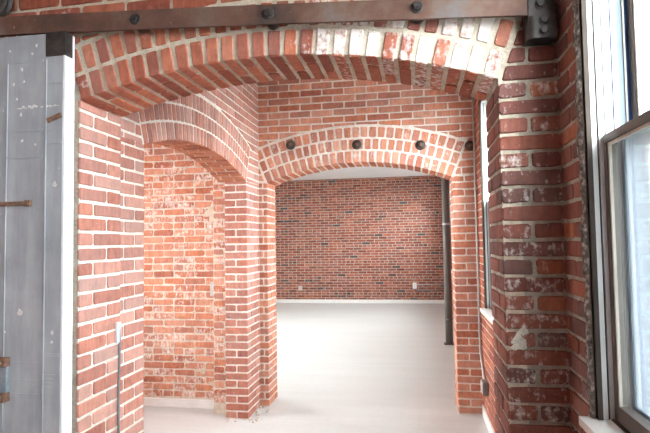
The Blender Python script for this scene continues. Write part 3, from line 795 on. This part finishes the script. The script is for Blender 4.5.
for (x, z, r) in ((-1.67, 0.775, 0.006), (-1.71, 0.71, 0.005), (-1.66, 0.72, 0.004), (-1.693, 0.645, 0.005), (-1.672, 0.575, 0.005), (-1.665, 0.46, 0.006), (-1.505, 0.265, 0.009), (-1.665, -0.275, 0.011), (-1.51, -0.36, 0.006), (-1.74, -0.36, 0.008), (-1.512, -0.40, 0.005), (-1.62, 0.84, 0.004), (-1.60, 0.875, 0.005), (-1.73, 0.86, 0.004), (-1.60, 0.44, 0.004)):
    n = 9; c = V((x, DY0 - 0.0015, ZC + z))
    vs = [bm.verts.new(c + V((math.cos(2 * PI * i / n) * r * rnd.uniform(0.6, 1.3), 0, math.sin(2 * PI * i / n) * r * rnd.uniform(0.8, 1.7)))) for i in range(n)]
    f = bm.faces.new(vs); q = bmesh.ops.extrude_face_region(bm, geom=[f]); bmesh.ops.translate(bm, verts=[v for v in q['geom'] if isinstance(v, bmesh.types.BMVert)], vec=(0, 0.003, 0))
for i in range(16):    # two white scuffs scratched across the sheet
    x = -1.69 + i * 0.0125 + rnd.uniform(-0.003, 0.003)
    if 7 < i < 9: continue
    z = ZC + 0.603 + rnd.uniform(-0.005, 0.003)
    box(bm, x, x + rnd.uniform(0.008, 0.014), DY0 - 0.0022, DY0 + 0.001, z, z + rnd.uniform(0.003, 0.009))
bm.faces.ensure_lookup_table()
for f in bm.faces[n_tin:]: f.material_index = 1
link('panel', bm, [M['tin'], M['scuff']], door)
bm = bmesh.new(); n = 60      # white edge with a wavering painted border
prof = []
for i in range(n + 1):
    z = DZ0 + (DZ1 - DZ0) * i / n; prof.append((z, DX1 - 0.004 - 0.003 * noise.noise(V((0, z * 7, 0.3))) - 0.002 * noise.noise(V((0, z * 23, 0)))))
L0 = [bm.verts.new((x - 0.004, DY0 - 0.002, z)) for z, x in prof]; L1 = [bm.verts.new((DX1 + 0.002, DY0 - 0.002, z)) for z, x in prof]
L2 = [bm.verts.new((DX1 + 0.002, DY1, z)) for z, x in prof]; L3 = [bm.verts.new((x - 0.004, DY1, z)) for z, x in prof]
for i in range(n):
    for A_, B_ in ((L0, L1), (L1, L2), (L2, L3), (L3, L0)): bm.faces.new([A_[i], B_[i], B_[i + 1], A_[i + 1]])
bm.faces.new([L0[0], L3[0], L2[0], L1[0]]); bm.faces.new([L0[n], L1[n], L2[n], L3[n]])
tag(link('edge_strip', bm, [M['edge_white']], door), 'chalky white door edge')
bm = bmesh.new(); box(bm, -1.551, DX1 + 0.004, DY0 - 0.006, DY0 + 0.002, ZC + 0.822, DZ1 + 0.002, 0, 0.0015); box(bm, DX1 + 0.0005, DX1 + 0.006, DY0 - 0.006, DY0 + 0.042, ZC + 0.822, DZ1 + 0.002, 0, 0.0015)
tag(link('corner_plate', bm, [M['iron_dark']], door), 'dark iron plate wrapped round the top corner')
bm = bmesh.new()      # small rusty latch plate, set askew
d = V((0.062, 0, 0.022)); p0 = V((-1.537, DY0, ZC + 0.541)); u = V((-d.z, 0, d.x)).normalized() * 0.010
q0 = [p0 - u - d * 0.05, p0 + d - u, p0 + d + u, p0 + u - d * 0.05]
A_ = [bm.verts.new(p + V((0, 0.002, 0))) for p in q0]; B_ = [bm.verts.new(p + V((0, -0.008, 0))) for p in q0]
bm.faces.new(A_); bm.faces.new(B_[::-1])
for i in range(4): bm.faces.new([A_[i], B_[i], B_[(i + 1) % 4], A_[(i + 1) % 4]])
for t in (0.12, 0.9): hexnut(bm, p0 + d * t + V((0, -0.008, 0)), (0, -1, 0), 0.007, 0.006)
link('latch', bm, [M['rust']], door)
bm = bmesh.new(); box(bm, -2.30, -1.617, DY0 - 0.014, DY0 + 0.001, ZC + 0.178, ZC + 0.197, 0, 0.003); box(bm, -1.640, -1.612, DY0 - 0.017, DY0 + 0.001, ZC + 0.174, ZC + 0.201, 0, 0.004)
hexnut(bm, (-1.626, DY0 - 0.017, ZC + 0.188), (0, -1, 0), 0.010, 0.006)
tag(link('strap', bm, [M['rust']], door), 'rusty iron strap across the tin')
hd = bmesh.new(); tube(hd, [(-1.735, DY0 - 0.042, ZC - 0.475), (-1.735, DY0 - 0.046, ZC - 0.55), (-1.735, DY0 - 0.042, ZC - 0.638)], 0.012, 12)
box(hd, -1.772, -1.712, DY0 - 0.016, DY0 + 0.001, ZC - 0.635, ZC - 0.485, 0, 0.004)
hdl = tag(link('handle', hd, [M['steel_blue']], door), 'blue grey pull handle')
for z in (-0.484, -0.630):
    bb = bmesh.new(); box(bb, -1.785, -1.706, DY0 - 0.034, DY0 + 0.001, ZC + z - 0.019, ZC + z + 0.019, 0, 0.005)
    for x in (-1.765, -1.727): lathe(bb, (x, DY0 - 0.033, ZC + z), (0, -1, 0), [(0.011, 0), (0.010, 0.004), (0.005, 0.008)], 12)
    tag(link('bracket', bb, [M['rust']], hdl), 'rusty handle bracket')
# hanger wheels riding on the rail
SL = (0.832 - 0.944) / (0.425 + 1.8)
def rail_z(x): return ZC + 0.944 + SL * (x + 1.8)
for x in (-1.835, -2.50):
    zc = rail_z(x) + 0.0855 + 0.0765
    w = bmesh.new(); lathe(w, (x, 1.999, zc), (0, 1, 0), [(0.02, -0.022), (0.068, -0.022), (0.082, -0.019), (0.086, -0.012), (0.0745, -0.009), (0.0745, 0.009), (0.086, 0.012), (0.082, 0.019), (0.03, 0.022)], 32)
    wo = tag(link('hanger_wheel', w, [M['iron_dark']], door), 'dark iron hanger wheel')
    ax = bmesh.new(); hexnut(ax, (x, 1.978, zc), (0, -1, 0), 0.022, 0.02); link('axle', ax, [M['rust']], wo)
    st = bmesh.new(); box(st, x - 0.03, x + 0.03, 1.935, 1.945, zc - 0.04, zc + 0.04, 0, 0.004); box(st, x - 0.03, x + 0.03, 1.935, 1.945, ZC + 0.5, zc, 0, 0.002) if x < -2 else None
    link('hanger_strap', st, [M['iron']], door)

rail = empty('door_rail', (-0.7, 2.0, ZC + 0.9), 'rusty iron door rail bolted across the top of the front arch', 'rail')
RY0, RY1 = 1.992, 2.006
bm = bmesh.new(); n = 40; xs0, xs1 = -3.3, 0.436
T = []
for i in range(n + 1):
    x = xs0 + (xs1 - xs0) * i / n; z = rail_z(x) + 0.004 * math.sin((x + 1.8) / 2.2 * PI) if x > -1.8 else rail_z(x)
    hgt = 0.083 - 0.004 * (x + 1.8) / 2.2
    T.append([bm.verts.new(p) for p in ((x, RY0, z), (x, RY1, z), (x, RY1, z + hgt), (x, RY0, z + hgt))])
for a, b in zip(T, T[1:]):
    for j in range(4): bm.faces.new([a[j], b[j], b[(j + 1) % 4], a[(j + 1) % 4]])
bm.faces.new(T[0]); bm.faces.new(T[-1][::-1])
bmesh.ops.recalc_face_normals(bm, faces=bm.faces)
link('bar', bm, [M['iron']], rail)
for x in (-2.6, -1.144, -0.562, 0.03):
    b_ = bmesh.new(); z = rail_z(x) + 0.046
    lathe(b_, (x, RY0 + 0.001, z), (0, -1, 0), [(0.024, 0), (0.024, 0.003), (0.020, 0.004)], 20); hexnut(b_, (x, RY0 - 0.003, z), (0, -1, 0), 0.0155, 0.014); cyl(b_, (x, RY0 - 0.015, z), (x, RY0 - 0.022, z), 0.008, 12)
    bo = link('bolt', b_, [M['iron_dark']], rail)
    s_ = bmesh.new(); cyl(s_, (x, RY1 - 0.001, z - 0.006), (x, NY + 0.01, z - 0.006), 0.030, 20)
    tag(link('spacer', s_, [M['iron_dark']], bo), 'spacer holding the rail off the brick')
# end stop: dark iron plate with a rounded lower lug
b_ = bmesh.new()
box(b_, 0.432, 0.530, 1.989, 2.062, ZC + 0.80, ZC + 0.965, 0, 0.005)
Lp = []
for i in range(13):
    a = PI + PI / 2 * i / 12 if False else -PI / 2 * i / 12
    Lp.append((0.436 + 0.034 - 0.034 * math.cos(a), 2.02 - 0.0 + 0.030 * math.sin(a) - 0.015))
# lug: half-round collar below the plate
K = [(0.428, 2.062), (0.428, 2.010)] + [(0.428 + 0.028 * (1 - math.cos(t)), 2.010 - 0.03 * math.sin(t)) for t in [PI / 2 * i / 8 for i in range(1, 9)]] + [(0.530, 1.980), (0.530, 2.062)]
A_ = [b_.verts.new((x, y, ZC + 0.738)) for x, y in K]; B_ = [b_.verts.new((x, y, ZC + 0.824)) for x, y in K]
b_.faces.new(A_); b_.faces.new(B_[::-1])
for i in range(len(K)): b_.faces.new([A_[i], A_[(i + 1) % len(K)], B_[(i + 1) % len(K)], B_[i]])
bmesh.ops.recalc_face_normals(b_, faces=b_.faces)
eb = tag(link('end_bracket', b_, [M['iron_dark']], rail), 'black iron end stop with a rounded lug')
for x, z, y in ((0.477, 0.866, 1.989), (0.486, 0.802, 1.980), (0.484, 0.762, 1.980)):
    q = bmesh.new(); lathe(q, (x, y + 0.001, ZC + z), (0, -1, 0), [(0.019, 0), (0.019, 0.003), (0.016, 0.004)], 18); hexnut(q, (x, y - 0.003, ZC + z), (0, -1, 0), 0.0135, 0.014)
    link('bolt', q, [M['iron_dark']], eb)

# ------------------------------------------------------------------ tie rod plates
plates = [(-1.166, 0.954, 'round dark iron tie plate nearest the left corner over the second arch'),
          (-0.521, 0.926, 'round dark iron tie plate above the crown of the second arch'),
          (0.074, 0.893, 'round dark iron tie plate right of the second arch crown, clear of the conduit'),
          (0.520, 0.866, 'round dark iron tie plate partly behind the thin conduit')]
p0 = empty('tie_rod_plate', (0, 0, 0), plates[0][2], 'iron plate', 'tie rod plates over the second arch')
q = bmesh.new(); lathe(q, (0, 0.004, 0), (0, -1, 0), [(0.047, 0.0), (0.047, 0.012), (0.043, 0.018), (0.030, 0.022), (0.012, 0.026)], 30); link('disc', q, [M['disc']], p0)
q = bmesh.new(); hexnut(q, (0, -0.018, 0), (0, -1, 0), 0.018, 0.016); cyl(q, (0, -0.03, 0), (0, -0.046, 0), 0.009, 14); link('nut', q, [M['rust']], p0)
for i, (x, z, lab) in enumerate(plates):
    if i == 0: o = p0
    else:
        o = p0.copy(); COL.objects.link(o)
        for ch in list(p0.children):
            c = ch.copy(); COL.objects.link(c); c.parent = o
        o['label'] = lab
    o.location = (x, MY - 0.002, ZC + z)

# ------------------------------------------------------------------ conduit, boxes, pole, pipes, cable
cd = empty('wall_mounted_conduit', (0.56, 4.84, 1.2), 'thin grey conduit with junction box running down the right corner', 'conduit')
cx = XM - 0.019
q = bmesh.new()
pts = [(cx, 4.855, 3.2), (cx, 4.855, 2.2), (cx, 4.862, 1.1), (cx, 4.868, 0.72), (cx, 4.862, 0.60), (cx, 4.82, 0.54)]
pts += [(cx, 4.80 - 0.03 * i, 0.525 - 0.028 * i) for i in range(1, 7)]
tube(q, pts, 0.0105, 10); link('pipe', q, [M['galv']], cd)
q = bmesh.new(); box(q, XM - 0.052, XM - 0.008, 4.47, 4.60, ZC - 1.275, ZC - 1.165, 0, 0.004)
jb = tag(link('junction_box', q, [M['galv_dark']], cd), 'grey steel junction box')
q = bmesh.new(); box(q, XM - 0.056, XM - 0.051, 4.478, 4.592, ZC - 1.268, ZC - 1.172, 0, 0.002); link('cover_plate', q, [M['galv']], jb)
for z in (2.1, 0.95):
    q = bmesh.new(); box(q, XM - 0.031, XM - 0.008, 4.842, 4.88, z - 0.01, z + 0.01, 0, 0.002); link('clip', q, [M['galv']], cd)

def outlet(loc, w, h, lab, pale=True):
    o = empty('outlet_box', loc, lab, 'outlet')
    q = bmesh.new(); box(q, loc[0] - w / 2, loc[0] + w / 2, loc[1] - 0.045, loc[1] + 0.003, loc[2] - h / 2, loc[2] + h / 2, 0, 0.004); link('box', q, [M['galv'] if not pale else M['white_plastic']], o)
    q = bmesh.new(); box(q, loc[0] - w / 2 - 0.006, loc[0] + w / 2 + 0.006, loc[1] - 0.05, loc[1] - 0.044, loc[2] - h / 2 - 0.006, loc[2] + h / 2 + 0.006, 0, 0.002); fp = link('face_plate', q, [M['white_plastic'] if pale else M['galv']], o)
    for s in (-1, 1):
        q = bmesh.new(); box(q, loc[0] - w * 0.16, loc[0] + w * 0.16, loc[1] - 0.0515, loc[1] - 0.049, loc[2] + s * h * 0.22 - h * 0.12, loc[2] + s * h * 0.22 + h * 0.12, 0, 0.001); link('socket', q, [M['galv']], fp)
    return o
outlet((-0.03, FY - 0.006, ZC - 1.115), 0.085, 0.14, 'white outlet box at the end of the thin conduit, low on the far brick wall')
outlet((-2.965, FY - 0.006, ZC - 1.175), 0.085, 0.11, 'small pale outlet box low at the left end of the far brick wall', False)
outlet((-1.905, AY - 0.006, ZC - 0.425), 0.05, 0.125, 'narrow pale grey box on the orange brick seen through the left arch', False)
fc = empty('wall_mounted_conduit', (0.2, FY - 0.02, ZC - 1.1), 'thin horizontal conduit right of the white outlet on the far wall', 'conduit')
q = bmesh.new(); tube(q, [(0.022, FY - 0.022, ZC - 1.09), (0.3, FY - 0.02, ZC - 1.09), (XF, FY - 0.022, ZC - 1.09)], 0.015, 8); link('pipe', q, [M['galv']], fc)
q = bmesh.new(); tube(q, [(-0.028, FY - 0.022, ZC - 1.21), (0.02, FY - 0.02, ZC - 1.235), (0.3, FY - 0.02, ZC - 1.235), (XF, FY - 0.022, ZC - 1.235)], 0.015, 8); tag(link('pipe', q, [M['galv_dark']], fc), 'shadow line of the conduit, built as a dark pipe')  # second tube draws the conduit's shadow on the wall

pole = empty('support_pole', (0.478, 8.13, 0), 'round taupe steel pole standing inside the far room beside the second arch', 'pole')
q = bmesh.new(); cyl(q, (0.478, 8.13, 0.012), (0.478, 8.13, CEIL + 0.005), 0.055, 32); link('shaft', q, [M['pole']], pole)
q = bmesh.new(); box(q, 0.40, 0.556, 8.06, 8.20, 0, 0.014, 0, 0.003); link('base_plate', q, [M['iron']], pole)
q = bmesh.new(); lathe(q, (0.478, 8.13, ZC + 0.235), (0, 0, 1), [(0.055, 0), (0.058, 0.004), (0.058, 0.030), (0.055, 0.034)], 32); tag(link('band', q, [M['galv']], pole), 'pale metal band')
q = bmesh.new(); lathe(q, (0.478, 8.13, ZC - 1.20), (0, 0, 1), [(0.055, 0), (0.0575, 0.003), (0.0575, 0.022), (0.055, 0.025)], 32); tag(link('band', q, [M['pole']], pole))

hx, hy = XF - 0.035, 9.55
hp = empty('heating_pipe', (hx, hy, 0.1), 'thin grey riser pipe with valves on the far room wall, just right of the pole', 'pipe')
q = bmesh.new(); tube(q, [(hx, hy, 0.0), (hx, hy, 0.30), (hx, hy, 0.93)], 0.02, 12); link('pipe', q, [M['galv_dark']], hp)
for z in (0.62, 0.30):
    q = bmesh.new(); lathe(q, (hx, hy, z), (-1, 0, 0), [(0.02, 0.0), (0.026, 0.02), (0.014, 0.03), (0.034, 0.034), (0.034, 0.046)], 16); link('valve', q, [M['galv']], hp)
q = bmesh.new(); box(q, hx - 0.025, XF - 0.008, hy - 0.07, hy + 0.07, 0.10, 0.24, 0, 0.004); link('box', q, [M['galv_dark']], hp)

cb = empty('cable', (NL + 0.01, 2.37, 0.0), 'thin grey cable running down the left brick jamb', 'cable')
q = bmesh.new(); tube(q, [(NL + 0.011 + 0.002 * math.sin(i * 1.3), 2.372 + 0.003 * math.sin(i * 0.9), 1.17 - 1.17 * i / 14) for i in range(15)], 0.006, 10); link('sheath', q, [M['cable']], cb)
q = bmesh.new(); box(q, NL + 0.002, NL + 0.016, 2.352, 2.385, ZC - 0.475, ZC - 0.375, 0, 0.005); tag(link('clip', q, [M['pale_plastic']], cb), 'pale blue clip at the top of the cable')

# ------------------------------------------------------------------ outside
bm = bmesh.new(); box(bm, -60, 60, -60, 120, -5.3, -5.0)
tag(link('ground', bm, [M['asphalt']]), 'pale yard outside the windows', 'ground', kind='structure')
bd = empty('building', (14, 30, -5), 'pale building across the yard, seen through the near window', 'building')
q = bmesh.new(); box(q, 11.0, 20, 8, 70, -5, 5.6); link('wall', q, [M['outwall']], bd)
for k in range(16):
    y = 10 + k * 3.6
    q = bmesh.new(); box(q, 10.75, 11.05, y + 2.1, y + 2.6, -5, 5.6); link('pilaster', q, [M['outtrim']], bd)
    for z in (-3.4, 0.4):
        q = bmesh.new(); box(q, 10.93, 11.05, y, y + 1.5, z, z + 2.2, 0); w = link('window', q, [M['outtrim']], bd)
        q = bmesh.new(); box(q, 10.90, 10.99, y + 0.12, y + 1.38, z + 0.12, z + 2.08); link('pane', q, [M['outglass']], w)
q = bmesh.new(); box(q, 10.8, 11.05, 8, 70, -0.75, -0.4); link('ledge', q, [M['bluegrey']], bd)

# ------------------------------------------------------------------ light
SKY = 9.0
w = bpy.data.worlds.new('World'); SC.world = w; w.use_nodes = True
bg = w.node_tree.nodes['Background']; bg.inputs[0].default_value = (0.93, 0.97, 1.0, 1); bg.inputs[1].default_value = SKY
def portal(xw, y0, y1, sgn=-1):
    l = bpy.data.lights.new('sky_portal', 'AREA'); l.shape = 'RECTANGLE'; l.size = y1 - y0 + 0.02; l.size_y = WTOP - SILL + 0.02
    l.cycles.is_portal = True
    o = bpy.data.objects.new('sky_portal', l); COL.objects.link(o)
    x = xw + 0.30 if sgn < 0 else xw - 0.2
    o.location = (x, (y0 + y1) / 2, (WTOP + SILL) / 2)
    d = V((sgn, 0, 0)); o.rotation_euler = d.to_track_quat('-Z', 'Z').to_euler()
for xw, W in ((XW, W4), (XW, W1), (XM, W2), (XF, W3), (XF, W5), (XF, W6)): portal(xw, *W)
portal(XLEFT, *W7, 1); portal(FXL, *W9, 1)

# ------------------------------------------------------------------ camera
def camera():
    f, yaw, pitch, roll = 520.0, 0.170, 0.050, -0.0158
    cy, sy, cp, sp = math.cos(yaw), math.sin(yaw), math.cos(pitch), math.sin(pitch)
    fw = V((-sy * cp, cy * cp, sp)); r = V((cy, sy, 0)); u = r.cross(fw)
    cr, sr = math.cos(roll), math.sin(roll)
    r2 = r * cr + u * sr; u2 = -r * sr + u * cr
    c = bpy.data.cameras.new('camera'); c.sensor_width = 36; c.lens = f / 650 * 36; c.clip_start = 0.02; c.clip_end = 300
    o = bpy.data.objects.new('camera', c); COL.objects.link(o)
    m = Matrix((( r2.x, u2.x, -fw.x, 0), (r2.y, u2.y, -fw.y, 0), (r2.z, u2.z, -fw.z, ZC), (0, 0, 0, 1)))
    o.matrix_world = m; SC.camera = o
camera()

SC.cycles.use_denoising = True
SC.cycles.max_bounces = 14; SC.cycles.diffuse_bounces = 9; SC.cycles.transparent_max_bounces = 12
SC.cycles.caustics_reflective = False; SC.cycles.caustics_refractive = False
SC.cycles.sample_clamp_indirect = 20
vs = SC.view_settings; vs.view_transform = 'Standard'; vs.look = 'None'; vs.gamma = 1; vs.use_curve_mapping = False
vs.exposure = 2.2
